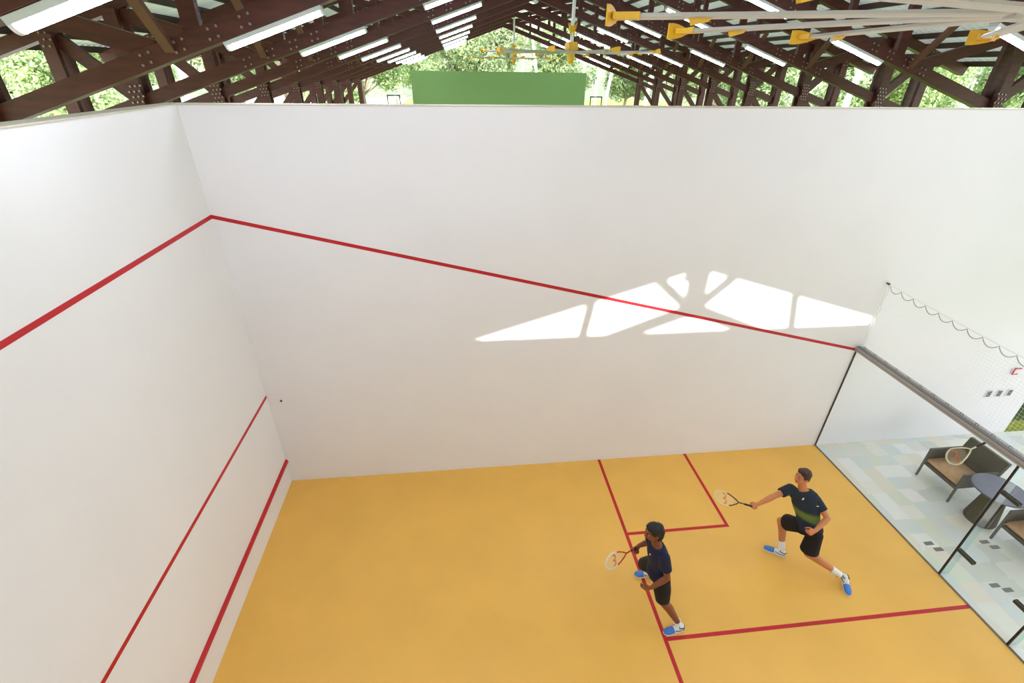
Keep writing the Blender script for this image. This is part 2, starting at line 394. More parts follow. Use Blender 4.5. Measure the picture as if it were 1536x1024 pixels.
for k in KS:
    o = truss if k == KS[0] else copy_tree(truss)
    o.location = (0, TY(k+0.2), 0)
    if k == 0: lb = 'reddish brown timber roof truss right above the camera, out of view'
    else: lb = 'reddish brown bolted timber roof truss, %s to the camera of those in view' % ORD[k-1]
    if k == 10: lb = 'reddish brown bolted timber roof truss at the far gable end, above the green wall'
    tag(o, lb, 'roof truss', 'roof trusses')

# near gable end, unseen: frame set to pass sun patches, added boards block the rest
YG = TY(-0.8)
def bk(x, z): return (x - 0.061*(W-YG), z + 0.5*(W-YG))
g = empty('gable_frame', (0, YG, 0), label='timber gable frame with added sun blocking boards, out of view behind the camera', cat='gable frame')
b = bmesh.new()
apex = bk(6.62, 3.73)
def bl(x): q = bk(x, 2.79+0.309*(x-3.58)); return q
lo0 = bl(-6.0); hi0 = bl(19.5); hi0 = bk(19.5, 3.73-0.294*(19.5-6.62))
prism(b, [(lo0[0], lo0[1]), apex, (TX(CXR), TZ(rfz(CXR)+CD)+0.1), (TX(-2.7), TZ(rfz(-2.7)+CD))], -0.08, 0.02)
prism(b, [apex, hi0, (TX(2*CXR+2.7), TZ(rfz(-2.7)+CD)), (TX(CXR), TZ(rfz(CXR)+CD)+0.1)], -0.08, 0.02)
box(b, 9.25, 20.6, -0.06, 0.0, 2.7, 8.0)  # unseen panel added to stop sun leaking in past the glass end
build('sun_block_board', b, M['wood2'], g)
for (a, c, wd) in (((4.86, 2.2), (5.04, 3.4), 0.15), ((8.50, 2.2), (8.22, 3.5), 0.15), ((5.0, 2.42), (6.68, 3.07), 0.19), ((6.62, 3.06), (8.3, 2.38), 0.19), ((6.64, 3.0), (5.95, 3.60), 0.14), ((6.62, 3.0), (7.24, 3.62), 0.14), ((6.63, 2.9), (6.63, 3.8), 0.34)):
    b = bmesh.new(); A = bk(*a); C = bk(*c); beam(b, (A[0], 0, A[1]), (C[0], 0, C[1]), (0, 1, 0), 0.1, wd); build('frame_member', b, M['wood'], g)

# ------------------------------------------------------------------ roof sheets and purlins
ce = empty('ceiling', kind='structure')
y0, y1 = YG-0.3, TY(10.2)+0.35
PD = 0.13
for s in (-1, 1):
    b = bmesh.new(); n = int((y1-y0)/0.05); prev = None
    for i in range(n+1):
        y = y0+(y1-y0)*i/n; ph = i % 4; dz = 0.028 if ph in (1, 2) else 0.0
        A = pt(-2.55, rfz(-2.55)+CD, s); B_ = pt(CXR, rfz(CXR)+CD, s)
        va = b.verts.new((A.x, y, A.z+PD+dz)); vb = b.verts.new((B_.x, y, B_.z+PD+dz))
        if prev: b.faces.new((prev[0], va, vb, prev[1]))
        prev = (va, vb)
    build('roof_sheet', b, M['sheet'], ce)
NP = 19
for s in (-1, 1):
    for i in range(NP):
        x = -2.47 + i*(CXR-0.05+2.47)/(NP-1)
        c = pt(x, rfz(x)+CD, s)
        b = bmesh.new(); box(b, c.x-0.035, c.x+0.035, y0+0.1, y1-0.1, c.z, c.z+PD-0.005)
        o = build('roof_purlin', b, M['purlin'])
        tag(o, 'dark timber purlin under the %s roof slope, %s counted up from the eave' % ('left' if s < 0 else 'right', ['first','second','third','fourth','fifth','sixth','seventh','eighth','ninth','tenth','eleventh','twelfth','thirteenth','fourteenth','fifteenth','sixteenth','seventeenth','eighteenth','nineteenth'][i]), 'purlin', 'roof purlins')

# ------------------------------------------------------------------ tube lights
def make_light():
    r = empty('tube_light')
    ln, wd = 1.27, 0.15
    b = bmesh.new()
    prism(b, [(-wd/2, 0), (wd/2, 0), (wd/2-0.012, -0.045), (-wd/2+0.012, -0.045)], -ln/2, ln/2); build('housing', b, M['housing'], r)
    b = bmesh.new(); pts = [(-wd/2+0.014, -0.045)] + [(-(wd/2-0.018)*math.cos(a), -0.045-0.05*math.sin(a)) for a in [math.pi*j/8 for j in range(1, 8)]] + [(wd/2-0.014, -0.045)]
    prism(b, pts, -ln/2+0.03, ln/2-0.03); build('diffuser', b, M['tube'], r)
    for e in (-1, 1):
        b = bmesh.new(); prism(b, [(p[0]*1.06, p[1]*1.03+0.001) for p in pts], e*ln/2-0.03*(e > 0), e*ln/2+0.03*(e < 0)); build('end_cap', b, M['whiteplastic'], r)
    return r
lt = make_light(); first = True
for side in (-1, 1):
    for row, xc in (('lower', -0.665), ('upper', 0.03)):
        for k in KS:
            o = lt if first else copy_tree(lt); first = False
            c = pt(xc, chz(xc)-0.003, side)
            o.location = (c.x, TY(k+0.2), c.z)
            ang = math.atan(0.33)*(1 if side < 0 else -1)
            o.rotation_euler = Matrix(((math.cos(ang), 0, math.sin(ang)), (0, 1, 0), (math.sin(ang), 0, math.cos(ang)))).to_euler()
            # local y along the slope: rotate 90 degrees about z first
            o.rotation_euler = (Matrix.Rotation(-ang, 3, 'Y') @ Matrix.Rotation(math.pi/2, 3, 'Z')).to_euler()
            vis = {(-1, 'lower'): 1, (-1, 'upper'): 3, (1, 'lower'): 2, (1, 'upper'): 2}[(side, row)]
            if k < vis: lb = 'white tube light on the %s roof slope, %s row, above the frame, bay %s' % ('left' if side < 0 else 'right', row, ['one', 'two', 'three'][k])
            else: lb = 'lit white tube light, %s row of the %s roof slope, %s in view' % (row, 'left' if side < 0 else 'right', ORD[k-vis])
            tag(o, lb, 'tube light', 'tube lights along the %s row on the %s slope' % (row, 'left' if side < 0 else 'right'))

# ------------------------------------------------------------------ ceiling fans
def make_fan(R=2.28, a0=52):
    r = empty('ceiling_fan')
    b = bmesh.new(); box(b, -0.13, 0.13, -0.16, 0.16, 0.02, 0.22); bmesh.ops.bevel(b, geom=b.edges[:], offset=0.03, segments=2, affect='EDGES'); build('motor', b, M['yellow'], r)
    b = bmesh.new(); tube(b, [(0, 0, -0.02), (0, 0, -0.1), (0, 0, -0.22), (0, 0, -0.26)], [0.10, 0.10, 0.07, 0.03], 14); build('hub_cap', b, M['yellow'], r)
    b = bmesh.new(); tube(b, [(0, 0, -0.03), (0, 0, 0.03)], [0.24, 0.24], 20); build('hub_plate', b, M['fan'], r)
    ztop = TZ(chz(CXR)) - 6.5
    b = bmesh.new(); tube(b, [(0, 0, 0.2), (0, 0, ztop)], 0.045, 12); build('downrod', b, M['white_metal'], r)
    b = bmesh.new(); tube(b, [(0, 0, 0.42), (0, 0, 0.52), (0, 0, 0.56)], [0.04, 0.1, 0.1], 8)
    for q in range(4):
        a = q*math.pi/2+0.5; tube(b, [(0.02*math.cos(a), 0.02*math.sin(a), 0.3), (0.13*math.cos(a), 0.13*math.sin(a), 0.62)], 0.012, 6)
    build('bracket', b, M['yellow'], r)
    for q in range(10):
        a = math.radians(a0+36*q); mt = Matrix.Rotation(a, 4, 'Z')
        b = bmesh.new(); sec = [(-0.055, -0.012), (-0.04, 0.010), (0.0, 0.018), (0.04, 0.012), (0.055, -0.008), (0.03, -0.014), (-0.02, -0.014)]
        prism(b, sec, 0.18, R-0.16, axis='x'); bmesh.ops.rotate(b, verts=b.verts, cent=(0, 0, 0), matrix=Matrix.Rotation(math.radians(3), 3, 'X')); b.transform(mt)
        bl_ = build('blade', b, M['fan'], r)
        b = bmesh.new()  # flared end winglet
        prof = [(-0.095, 0.014, -0.01), (-0.035, 0.038, 0.006), (0.02, 0.050, 0.015), (0.07, 0.056, 0.025), (0.115, 0.054, 0.035)]
        G = [[[b.verts.new((R-0.01+xo+th, yy, zz)) for zz in (-hh, 0, hh)] for th in (0, 0.01)] for (yy, hh, xo) in prof]
        for A_, B_ in zip(G, G[1:]):
            for j in range(2):
                b.faces.new((A_[0][j], A_[0][j+1], B_[0][j+1], B_[0][j])); b.faces.new((A_[1][j], B_[1][j], B_[1][j+1], A_[1][j+1]))
            for j in (0, 2): b.faces.new((A_[0][j], B_[0][j], B_[1][j], A_[1][j]))
        for g_ in (G[0], G[-1]):
            for j in range(2): b.faces.new((g_[0][j], g_[0][j+1], g_[1][j+1], g_[1][j]))
        box(b, R-0.16, R-0.0, -0.056, 0.058, -0.016, 0.02)
        b.transform(mt); build('winglet', b, M['yellow'], bl_)
        b = bmesh.new(); prism(b, [(1.70, -0.01), (1.84, -0.01), (1.82, -0.05), (1.72, -0.03)], -0.012, 0.012); b.transform(mt); build('fin', b, M['yellow'], bl_)
    return r
fan = make_fan()
fan.location = (6.22, 2.72, 6.53); fan.rotation_euler = (0, 0, -0.02)
tag(fan, 'largest looking ceiling fan with long pale blades and yellow tips at upper right', 'ceiling fan', 'ceiling fans hung from the ridge')
f2 = copy_tree(fan); f2.location = (6.11, 14.09, 6.64); f2.rotation_euler = (0, 0, 0.25)
f2['label'] = 'middle ceiling fan with yellow motor hanging over the green wall right part'
f3 = copy_tree(fan); f3.location = (6.11, 27.58, 6.72); f3.rotation_euler = (0, 0, 0.1)
f3['label'] = 'farthest and smallest ceiling fan with yellow motor under the roof apex'

# ------------------------------------------------------------------ green wall, sport frames beyond
b = bmesh.new(); box(b, TX(-0.80), TX(2.52), TY(10.2), TY(10.2)+0.2, 0, TZ(-0.043))
tag(build('practice_wall', b, M['green_wall']), 'plain green painted wall standing beyond the white side wall', 'wall')
for lb, x, y in (('thin black rectangular frame standing left of the green wall', TX(-1.20), TY(10.6)), ('thin black rectangular frame standing right of the green wall', TX(2.86), TY(10.6))):
    r = empty('goal_frame', (x, y, 0), label=lb, cat='frame', group='black frames beside the green wall')
    for sgn in (-1, 1):
        b = bmesh.new(); tube(b, [(sgn*0.38, 0, 0), (sgn*0.38, 0, 4.75)], 0.035, 8); build('upright', b, M['black'], r)
    b = bmesh.new(); tube(b, [(-0.4, 0, 4.72), (0.4, 0, 4.72)], 0.035, 8); build('crossbar', b, M['black'], r)

# ------------------------------------------------------------------ glass back wall
gx = L
GT = 2.14
def pane(name, ya, yb, z0, z1, parent, m='glass', th=0.012, label=None):
    b = bmesh.new(); box(b, gx, gx+th, ya, yb, z0, z1); o = build(name, b, M[m], parent)
    if label: o['label'] = label
    return o
w1 = empty('window_1', (0, 0, 0), kind='structure')
pane('glass_panel', 3.70, W-0.004, 0.012, GT, w1); pane('glass_panel', 3.555, 3.655, 0.012, GT, w1); pane('glass_panel', 2.72, 2.82, 0.012, GT, w1); pane('glass_panel', 0.0, 2.68, 0.012, GT, w1)
for yy in (3.678, 2.70):
    b = bmesh.new(); box(b, gx-0.002, gx+0.014, yy-0.012, yy+0.012, 0, GT); build('black_seal', b, M['black'], w1)
    b = bmesh.new(); box(b, gx+0.014, gx+0.16, yy-0.009, yy+0.009, 0, GT); o = build('glass_fin', b, M['glass_edge'], w1)
b = bmesh.new(); box(b, gx-0.006, gx+0.018, 0, W-0.001, 0, 0.012); build('sill_channel', b, M['rail2'], w1)
b = bmesh.new(); box(b, gx-0.004, gx+0.016, W-0.02, W-0.001, 0.01, GT); build('corner_seal', b, M['steel'], w1)
b = bmesh.new(); box(b, gx-0.03, gx+0.13, 0, W-0.002, GT+0.0, GT+0.07, 0); box(b, gx-0.012, gx+0.05, 0, W-0.004, GT+0.07, GT+0.085, 1); box(b, gx-0.034, gx-0.03, 0, W-0.002, GT+0.03, GT+0.036, 1)
build('top_rail', b, [M['rail'], M['rail2']], w1)
d1 = empty('door_1', (0, 0, 0), kind='structure')
pane('door_panel', 2.83, 3.545, 0.015, GT-0.01, d1, label='clear glass door leaf')
def clamp(yc, zc, hw, parent, nm='hinge'):
    b = bmesh.new()
    for xx in (gx-0.018, gx+0.012): box(b, xx, xx+0.018, yc-hw, yc+hw, zc-0.026, zc+0.026)
    bmesh.ops.bevel(b, geom=b.edges[:], offset=0.004, segments=1, affect='EDGES'); build(nm, b, M['steel'], parent)
clamp(3.55, 0.575, 0.115, d1); clamp(3.55, 1.70, 0.115, d1); clamp(2.83, 0.60, 0.09, d1, 'lock_plate')
b = bmesh.new(); tube(b, [(gx+0.07+0.045*math.cos(a), 3.40, 1.72+0.045*math.sin(a)) for a in [2*math.pi*i/20 for i in range(20)]], 0.009, 8, closed=True); tube(b, [(gx+0.01, 3.40, 1.72), (gx+0.03, 3.40, 1.72)], 0.01, 8); build('door_handle', b, M['glass_edge'], d1)

# ------------------------------------------------------------------ safety net over the glass
r = empty('safety_net', (gx+0.04, W-0.05, GT+0.09), label='white safety net hung from a scalloped cable above the glass wall', cat='net')
def cabz(y): 
    tt = (6.33-y)/6.3
    return 3.37 - 0.33*tt*(1-tt)*0.9 - 0.02*tt
base = r.location
b = bmesh.new()
step = 0.045
def lowz(y):
    ph = ((6.33-y) % 0.22)/0.22
    return cabz(y) - 0.012 - 0.075*math.sin(math.pi*ph)**0.8
y = 6.33
while y > 0.1:
    zt = lowz(y)
    beam(b, V((gx+0.04, y, GT+0.085))-base, V((gx+0.04, y, zt))-base, (1, 0, 0), 0.0014, 0.0014)
    y -= step
z = GT+0.12
while z < 3.26:
    beam(b, V((gx+0.04, 6.33, z))-base, V((gx+0.04, 0.1, z))-base, (1, 0, 0), 0.0014, 0.0014); z += step
o = build('netting', b, M['cord'], r)
b = bmesh.new(); tube(b, [V((gx+0.04, 6.36-i*0.1, cabz(6.36-i*0.1)))-base for i in range(63)], 0.004, 6); build('top_cable', b, M['cord'], r)
b = bmesh.new(); tube(b, [V((gx+0.04, 6.33-i*0.0275, lowz(6.33-i*0.0275)))-base for i in range(225)], 0.005, 6); build('scalloped_edge', b, M['cable'], r)
b = bmesh.new(); pts = []
for i in range(56):
    z = GT+0.1 + i*(3.36-GT-0.1)/55; pts.append(V((gx+0.04, 6.36-0.035*abs(math.sin(i*math.pi/14)), z))-base)
tube(b, pts, 0.0055, 6); tube(b, [V((gx+0.04, 6.365, GT+0.1))-base, V((gx+0.04, 6.365, 3.37))-base], 0.006, 6); build('side_cord', b, M['cord'], r)
b = bmesh.new()
for i in range(28):
    yy = 6.3-i*0.22
    tube(b, [V((gx+0.055, yy+0.02*math.cos(a), GT+0.093+0.016*math.sin(a)))-base for a in [2*math.pi*j/10 for j in range(10)]], 0.003, 5, closed=True)
build('lacing', b, M['black'], r)
b = bmesh.new(); tube(b, [V((gx+0.04, W, 3.375))-base, V((gx+0.04, W-0.05, 3.375))-base], 0.016, 10); build('wall_hook', b, M['steel'], r)

# ------------------------------------------------------------------ wall switches and small red device
for i, x in enumerate((12.92, 13.14, 13.36)):
    r = empty('switch_plate', (x, W-0.001, 1.02), label='%s of three small grey switch plates on the white wall' % ['left', 'middle', 'right'][i], cat='switch', group='switch plates on the wall')
    b = bmesh.new(); box(b, -0.06, 0.06, -0.014, 0, -0.085, 0.085); bmesh.ops.bevel(b, geom=b.edges[:], offset=0.004, segments=1, affect='EDGES'); build('plate', b, M['whiteplastic'], r)
    b = bmesh.new(); box(b, -0.038, 0.038, -0.024, -0.012, -0.06, 0.06); build('rocker', b, M['plate'], r)
b = bmesh.new(); box(b, -0.07, 0.07, -0.035, 0, -0.07, 0.07); bmesh.ops.bevel(b, geom=b.edges[:], offset=0.008, segments=2, affect='EDGES'); 
r = empty('call_point', (13.18, W-0.001, 1.53), label='small white call point with red border on the wall above the switches', cat='call point')
build('case', b, M['whiteplastic'], r)
b = bmesh.new(); box(b, -0.07, -0.05, -0.042, -0.03, -0.07, 0.07); box(b, -0.05, 0.07, -0.042, -0.03, 0.05, 0.07); box(b, -0.05, 0.05, -0.042, -0.03, -0.07, -0.05)
build('red_border', b, M['redplastic'], r)

# floor drains
for i, (x, y) in enumerate(((10.06, 4.16), (10.12, 4.05), (10.95, 4.10), (11.02, 4.0), (10.40, 3.44), (10.52, 3.36))):
    b = bmesh.new()
    box(b, -0.07, 0.07, -0.03, 0.03, 0.0, 0.002, 1)
    for q in range(7): box(b, -0.065+q*0.02, -0.055+q*0.02, -0.028, 0.028, 0.002, 0.006, 0)
    o = build('floor_grille', b, [M['grille'], M['rail2']]); o.location = (x, y, 0)
    tag(o, ['small grey slotted grille in the paving by the black seam, left', 'small grey slotted grille in the paving by the black seam, right', 'small grey slotted grille in paving before the second armchair, left', 'small grey slotted grille in paving before the second armchair, right', 'small grey slotted grille in the paving behind the glass door, left', 'small grey slotted grille in the paving behind the glass door, right'][i], 'floor grille', 'grilles in the paving')

# ------------------------------------------------------------------ terrace armchairs and table
def make_chair():
    r = empty('armchair')                                # faces -x, origin at floor centre
    hw, d0, d1_ = 0.31, -0.31, 0.33
    for (x, nm) in ((d0, 'f'), (d1_, 'b')):
        for s in (-1, 1):
            b = bmesh.new(); box(b, x-0.014, x+0.014, s*hw-0.014, s*hw+0.014, 0, 0.60); build('leg', b, M['greyweave'], r)
    for s in (-1, 1):
        b = bmesh.new(); box(b, d0-0.014, d1_+0.014, s*hw-0.014, s*hw+0.014, 0.60, 0.62); box(b, d0+0.018, d1_-0.018, s*hw-0.012, s*hw+0.012, 0.34, 0.60); build('arm_panel', b, M['greyweave'], r)
    b = bmesh.new(); box(b, d0, d1_, -hw+0.02, hw-0.02, 0.28, 0.34); build('seat_frame', b, M['darkweave'], r)
    b = bmesh.new(); box(b, d0, d1_-0.1, -hw+0.014, hw-0.014, 0.341, 0.42); bmesh.ops.bevel(b, geom=b.edges[:], offset=0.025, segments=3, affect='EDGES'); build('seat_cushion', b, M['tan'], r, True)
    b = bmesh.new(); prism(b, [(d1_-0.10, 0.33), (d1_-0.03, 0.33), (d1_+0.09, 0.80), (d1_+0.03, 0.81)], -hw-0.02, hw+0.02); build('backrest', b, M['darkweave'], r)
    return r
ch = make_chair(); ch.location = (11.39, 5.185, 0); tag(ch, 'grey woven armchair with tan seat cushion standing left of the round table', 'armchair', 'armchairs on the terrace')
c2 = copy_tree(ch); c2.location = (11.42, 3.84, 0); c2['label'] = 'grey woven armchair with tan cushion right of the round table, seen through the door glass'
r = empty('side_table', (11.28, 4.50, 0), label='round side table with slate blue top and dark conical pedestal between the armchairs', cat='table')
b = bmesh.new(); tube(b, [(0, 0, 0), (0, 0, 0.03), (0, 0, 0.55), (0, 0, 0.645)], [0.20, 0.21, 0.14, 0.12], 36); build('pedestal', b, M['trunk_dark'], r, False)
b = bmesh.new(); tube(b, [(0, 0, 0.645), (0, 0, 0.65), (0, 0, 0.67), (0, 0, 0.675)], [0.34, 0.35, 0.35, 0.345], 48); build('table_top', b, M['slate'], r)

# ------------------------------------------------------------------ rackets
def racket(name, p_butt, p_tip, face_up, head_mats, throat_mat, grip_mat, label, scale=1.0):
    """head_mats: (frame tip half, frame lower half)"""
    p_butt, p_tip = V(p_butt), V(p_tip); d = (p_tip-p_butt); Lr = d.length; d.normalize()
    u = V(face_up); nrm = (u-d*u.dot(d)).normalized(); s = d.cross(nrm).normalized()
    mt = Matrix((s, d, nrm)).transposed().to_4x4(); mt.translation = p_butt
    r = empty(name, label=label, cat='racket'); r.matrix_world = mt
    k = Lr/0.685
    hc, ha, hb = 0.535*k, 0.15*k, 0.098*k
    def hp(a): 
        x = hb*math.sin(a); y = hc+ha*math.cos(a)
        if math.cos(a) < 0: x *= 1-0.18*(-math.cos(a))
        return V((x, y, 0))
    b = bmesh.new(); tube(b, [hp(math.radians(-115+230*i/40)) for i in range(41)], 0.0085*scale, 8); build('frame', b, head_mats, r, True)
    e0, e1 = hp(math.radians(-115)), hp(math.radians(115)); yth = 0.30*k
    for e in (e0, e1):
        b = bmesh.new(); tube(b, [e, V((e.x*0.80, e.y-0.06*k, 0)), V((e.x*0.35, yth+0.03*k, 0)), V((0, yth-0.01*k, 0))], 0.008*scale, 8); build('throat', b, throat_mat, r, True)
    b = bmesh.new(); tube(b, [(0, yth, 0), (0, 0.19*k, 0)], 0.0085*scale, 8); build('shaft', b, throat_mat, r, True)
    b = bmesh.new(); tube(b, [(0, 0.20*k, 0), (0, 0.18*k, 0), (0, 0.02*k, 0), (0, 0, 0)], [0.012, 0.0145, 0.0145, 0.017], 10); build('grip', b, grip_mat, r, True)
    b = bmesh.new(); n = 13
    ylo = hc-ha*0.9
    for i in range(n):
        x = -hb*0.94+2*hb*0.94*i/(n-1); yy = ha*math.sqrt(max(0, 1-(x/hb)**2)); beam(b, (x, max(ylo-0.05*k, hc-yy*1.0-0.02), 0), (x, hc+yy, 0), (0, 0, 1), 0.0014, 0.0014)
    for i in range(19):
        yv = hc-ha*0.95+2*ha*0.93*i/18; xx = hb*math.sqrt(max(0, 1-((yv-hc)/ha)**2)); beam(b, (-xx, yv, 0), (xx, yv, 0), (0, 0, 1), 0.0014, 0.0014)
    build('strings', b, M['string'], r)
    b = bmesh.new()                                        # curved letter W stencil on the strings
    P_ = []
    for c in (-1, 1):
        P_.append([V((c*0.035*k+0.032*k*math.sin(a), hc+0.01*k+0.045*k*(-math.cos(a)), 0.001)) for a in [math.radians(-90+180*i/12) for i in range(13)]])
    for L_ in P_:
        L_ = [V((p.x, p.y, 0.0012)) for p in L_]
        tube(b, L_, 0.0085*k, 6)
    for v in b.verts: v.co.z *= 0.25
    build('string_logo', b, M['logo'], r)
    return r

# ------------------------------------------------------------------ people
def frame_from(d, hint):
    d = V(d).normalized(); u = (V(hint)-d*V(hint).dot(d)).normalized(); return d, u, d.cross(u)
def limb(bm, pts, rads, n=5):
    """smooth tapered tube through joints with bulge radii"""
    for i in range(len(pts)-1):
        cone(bm, pts[i], pts[i+1], rads[i], rads[i+1], 14)
def hand(bm, wrist, d, palm_n, thumb, curl=(60, 80, 50), size=1.0):
    """d: wrist->knuckles, palm_n: out of palm, thumb: side of the thumb"""
    d = V(d).normalized(); n = V(palm_n); n = (n-d*n.dot(d)).normalized(); t = d.cross(n)
    if t.dot(V(thumb)) < 0: t = -t
    s = size; w = V(wrist)
    loft(bm, [(w-d*0.02*s, t*0.024*s, n*0.019*s), (w+d*0.02*s, t*0.032*s, n*0.018*s), (w+d*0.06*s, t*0.041*s, n*0.016*s), (w+d*0.092*s, t*0.040*s, n*0.012*s), (w+d*0.098*s, t*0.03*s, n*0.008*s)], 14)
    lens = [(0.042, 0.026, 0.020), (0.047, 0.029, 0.021), (0.043, 0.027, 0.020), (0.034, 0.020, 0.017)]
    for i, ls in enumerate(lens):
        base = w + d*(0.088-0.004*abs(i-1))*s + t*(0.030-0.020*i)*s
        a = 0; p = base; r_ = 0.0092*s
        for j, l in enumerate(ls):
            a += math.radians(curl[j]+(i-1)*4)
            q = p + (d*math.cos(a)+n*math.sin(a))*l*s
            cone(bm, p, q, r_, r_*0.93, 10); r_ *= 0.93; p = q
    # thumb leaves the side of the palm near its base
    p = w + d*0.028*s + t*0.026*s; dirs = [(t*0.75+d*0.6+n*0.35), (t*0.25+d*0.75+n*0.75), (d*0.5+n*0.85-t*0.25)]
    for dd, l, r_ in zip(dirs, (0.040, 0.032, 0.026), (0.0125, 0.0105, 0.0098)):
        q = p + dd.normalized()*l*s; cone(bm, p, q, r_*s, r_*0.92*s, 10); p = q
def head(bm, c, f, up, s=1.0):
    """skull, jaw, nose, ears, brow, neck root; f = facing"""
    f = V(f).normalized(); up = V(up); up = (up-f*up.dot(f)).normalized(); sd = f.cross(up); c = V(c)
    ell(bm, c+up*0.022*s-f*0.012*s, f*0.094*s, sd*0.075*s, up*0.096*s)
    ell(bm, c-up*0.040*s+f*0.026*s, f*0.062*s, sd*0.057*s, up*0.072*s)
    ell(bm, c-up*0.088*s+f*0.052*s, f*0.026*s, sd*0.028*s, up*0.022*s)
    cone(bm, c+f*0.084*s+up*0.012*s, c+f*0.106*s-up*0.026*s, 0.008*s, 0.013*s, 10)
    for k in (-1, 1):
        ell(bm, c+sd*k*0.033*s+f*0.074*s+up*0.026*s, f*0.014*s, sd*0.024*s, up*0.008*s, 2)
        ell(bm, c+sd*k*0.036*s+f*0.062*s-up*0.022*s, f*0.018*s, sd*0.020*s, up*0.018*s, 2)
        ell(bm, c+sd*k*0.077*s-f*0.012*s-up*0.010*s, f*0.018*s, sd*0.008*s, up*0.030*s, 2)
    ell(bm, c+f*0.084*s-up*0.052*s, f*0.010*s, sd*0.023*s, up*0.006*s, 2)
    ell(bm, c+f*0.080*s-up*0.064*s, f*0.010*s, sd*0.019*s, up*0.007*s, 2)
    return f, up, sd
def face_parts(c, f, up, sd, s, hairm, parent):
    for k in (-1, 1):
        b = bmesh.new(); e = V(c)+sd*k*0.031*s+f*0.077*s+up*0.006*s; ell(b, e, f*0.008*s, sd*0.011*s, up*0.0055*s, 2); ey = build('eye', b, M['eye'], parent, True)
        b = bmesh.new(); ell(b, e+f*0.006*s, f*0.0045*s, sd*0.0065*s, up*0.0055*s, 2); build('iris', b, M['hairA'], ey, True)
        b = bmesh.new(); tube(b, [V(c)+sd*k*(0.014+0.011*q)*s+f*(0.092-0.003*q)*s+up*(0.030+0.004*math.sin(q*1.2))*s for q in range(4)], [0.003, 0.004, 0.004, 0.002], 6); build('eyebrow', b, hairm, parent, True)
    b = bmesh.new(); tube(b, [V(c)+sd*q*0.011*s+f*(0.093-0.003*abs(q))*s-up*0.058*s for q in (-2, -1, 0, 1, 2)], [0.002, 0.004, 0.005, 0.004, 0.002], 6); build('lips', b, M['lip'], parent, True)
def torso(bm, pel, chest, neckb, latP, latS, inflate=1.0, lo=-0.10, hi=1.0, k=1.0):
    """loft from pelvis to the neck base"""
    pel, chest, neckb = V(pel), V(chest), V(neckb)
    def C(t):                                             # quadratic through pel(0) chest(.62) neck(1)
        a = pel.lerp(chest, t/0.62) if t < 0.62 else chest.lerp(neckb, (t-0.62)/0.38)
        return a
    rings = []
    kx = k*0.93
    prof = [(-0.16, 0.150, 0.110), (-0.05, 0.168, 0.120), (0.08, 0.160, 0.112), (0.25, 0.142, 0.100), (0.42, 0.150, 0.108), (0.60, 0.168, 0.118), (0.74, 0.176, 0.112), (0.86, 0.160, 0.094), (0.95, 0.105, 0.075), (1.02, 0.060, 0.058)]
    for t_, hw, hd in prof:
        if t_ < lo or t_ > hi: continue
        c = C(max(t_, 0)) if t_ >= 0 else pel + (pel-chest)*(-t_/0.62)
        d = (C(min(1, max(t_, 0)+0.05))-C(max(0, t_-0.05))).normalized()
        lat = V(latP).normalized().lerp(V(latS).normalized(), max(0, min(1, t_))); lat = (lat-d*lat.dot(d)).normalized(); fr = d.cross(lat)
        rings.append((c, lat*hw*inflate*kx, fr*(hd*inflate*kx*0.95+ (inflate-1)*0.02)))
    loft(bm, rings, 22)
def shoe(parent, heel, toe, ankle, nm='shoe', open_=False):
    """parts: white upper, blue toe, sole"""
    heel, toe = V(heel), V(toe); d = toe-heel; Lg = d.length; d.normalize(); up = V((0, 0, 1)); s_ = d.cross(up).normalized(); up = s_.cross(d)
    def ring(t, hw, h, z0=0.0): return (heel+d*Lg*t+up*(z0+h/2+0.012), s_*hw, up*h/2)
    full = [ring(0.0, 0.020, 0.05), ring(0.03, 0.032, 0.08), ring(0.15, 0.038, 0.095), ring(0.34, 0.037, 0.090), ring(0.48, 0.040, 0.074), ring(0.62, 0.045, 0.060), ring(0.80, 0.047, 0.052), ring(0.93, 0.036, 0.042), ring(1.0, 0.016, 0.024)]
    b = bmesh.new(); loft(b, full[:6], 16); u = build(nm, b, M['shoewhite'], parent, True)
    b = bmesh.new(); loft(b, [ring(0.55, 0.0445, 0.068)]+full[5:], 16); build('toe_cap', b, M['blue'], u, True)
    b = bmesh.new()
    for (t0, hw) in ((0.0, 0.028),): pass
    sole = [(0.0, 0.022), (0.05, 0.036), (0.3, 0.036), (0.5, 0.040), (0.75, 0.049), (0.92, 0.040), (1.01, 0.016)]
    A = [heel+d*Lg*t_+s_*hw for t_, hw in sole]+[heel+d*Lg*t_-s_*hw for t_, hw in sole[::-1]]
    lo_ = [b.verts.new(p) for p in A]; hi_ = [b.verts.new(p+up*0.020) for p in A]; n = len(A)
    b.faces.new(lo_[::-1]); b.faces.new(hi_)
    for i in range(n): b.faces.new((lo_[i], lo_[(i+1) % n], hi_[(i+1) % n], hi_[i]))
    build('sole', b, M['shoewhite'], u)
    b = bmesh.new()
    for sg in (-1, 1): tube(b, [heel+d*Lg*0.05+s_*sg*0.036+up*0.05, heel+d*Lg*0.25+s_*sg*0.0385+up*0.045, heel+d*Lg*0.5+s_*sg*0.040+up*0.066], 0.004, 6)
    tube(b, [heel+d*Lg*0.10+s_*0.038+up*0.082, heel+d*Lg*0.3+s_*0.036+up*0.095, heel+d*Lg*0.3-s_*0.036+up*0.095, heel+d*Lg*0.10-s_*0.038+up*0.082, heel+up*0.085], 0.006, 6)
    build('stripe', b, M['navy'] , u, True)
    return u
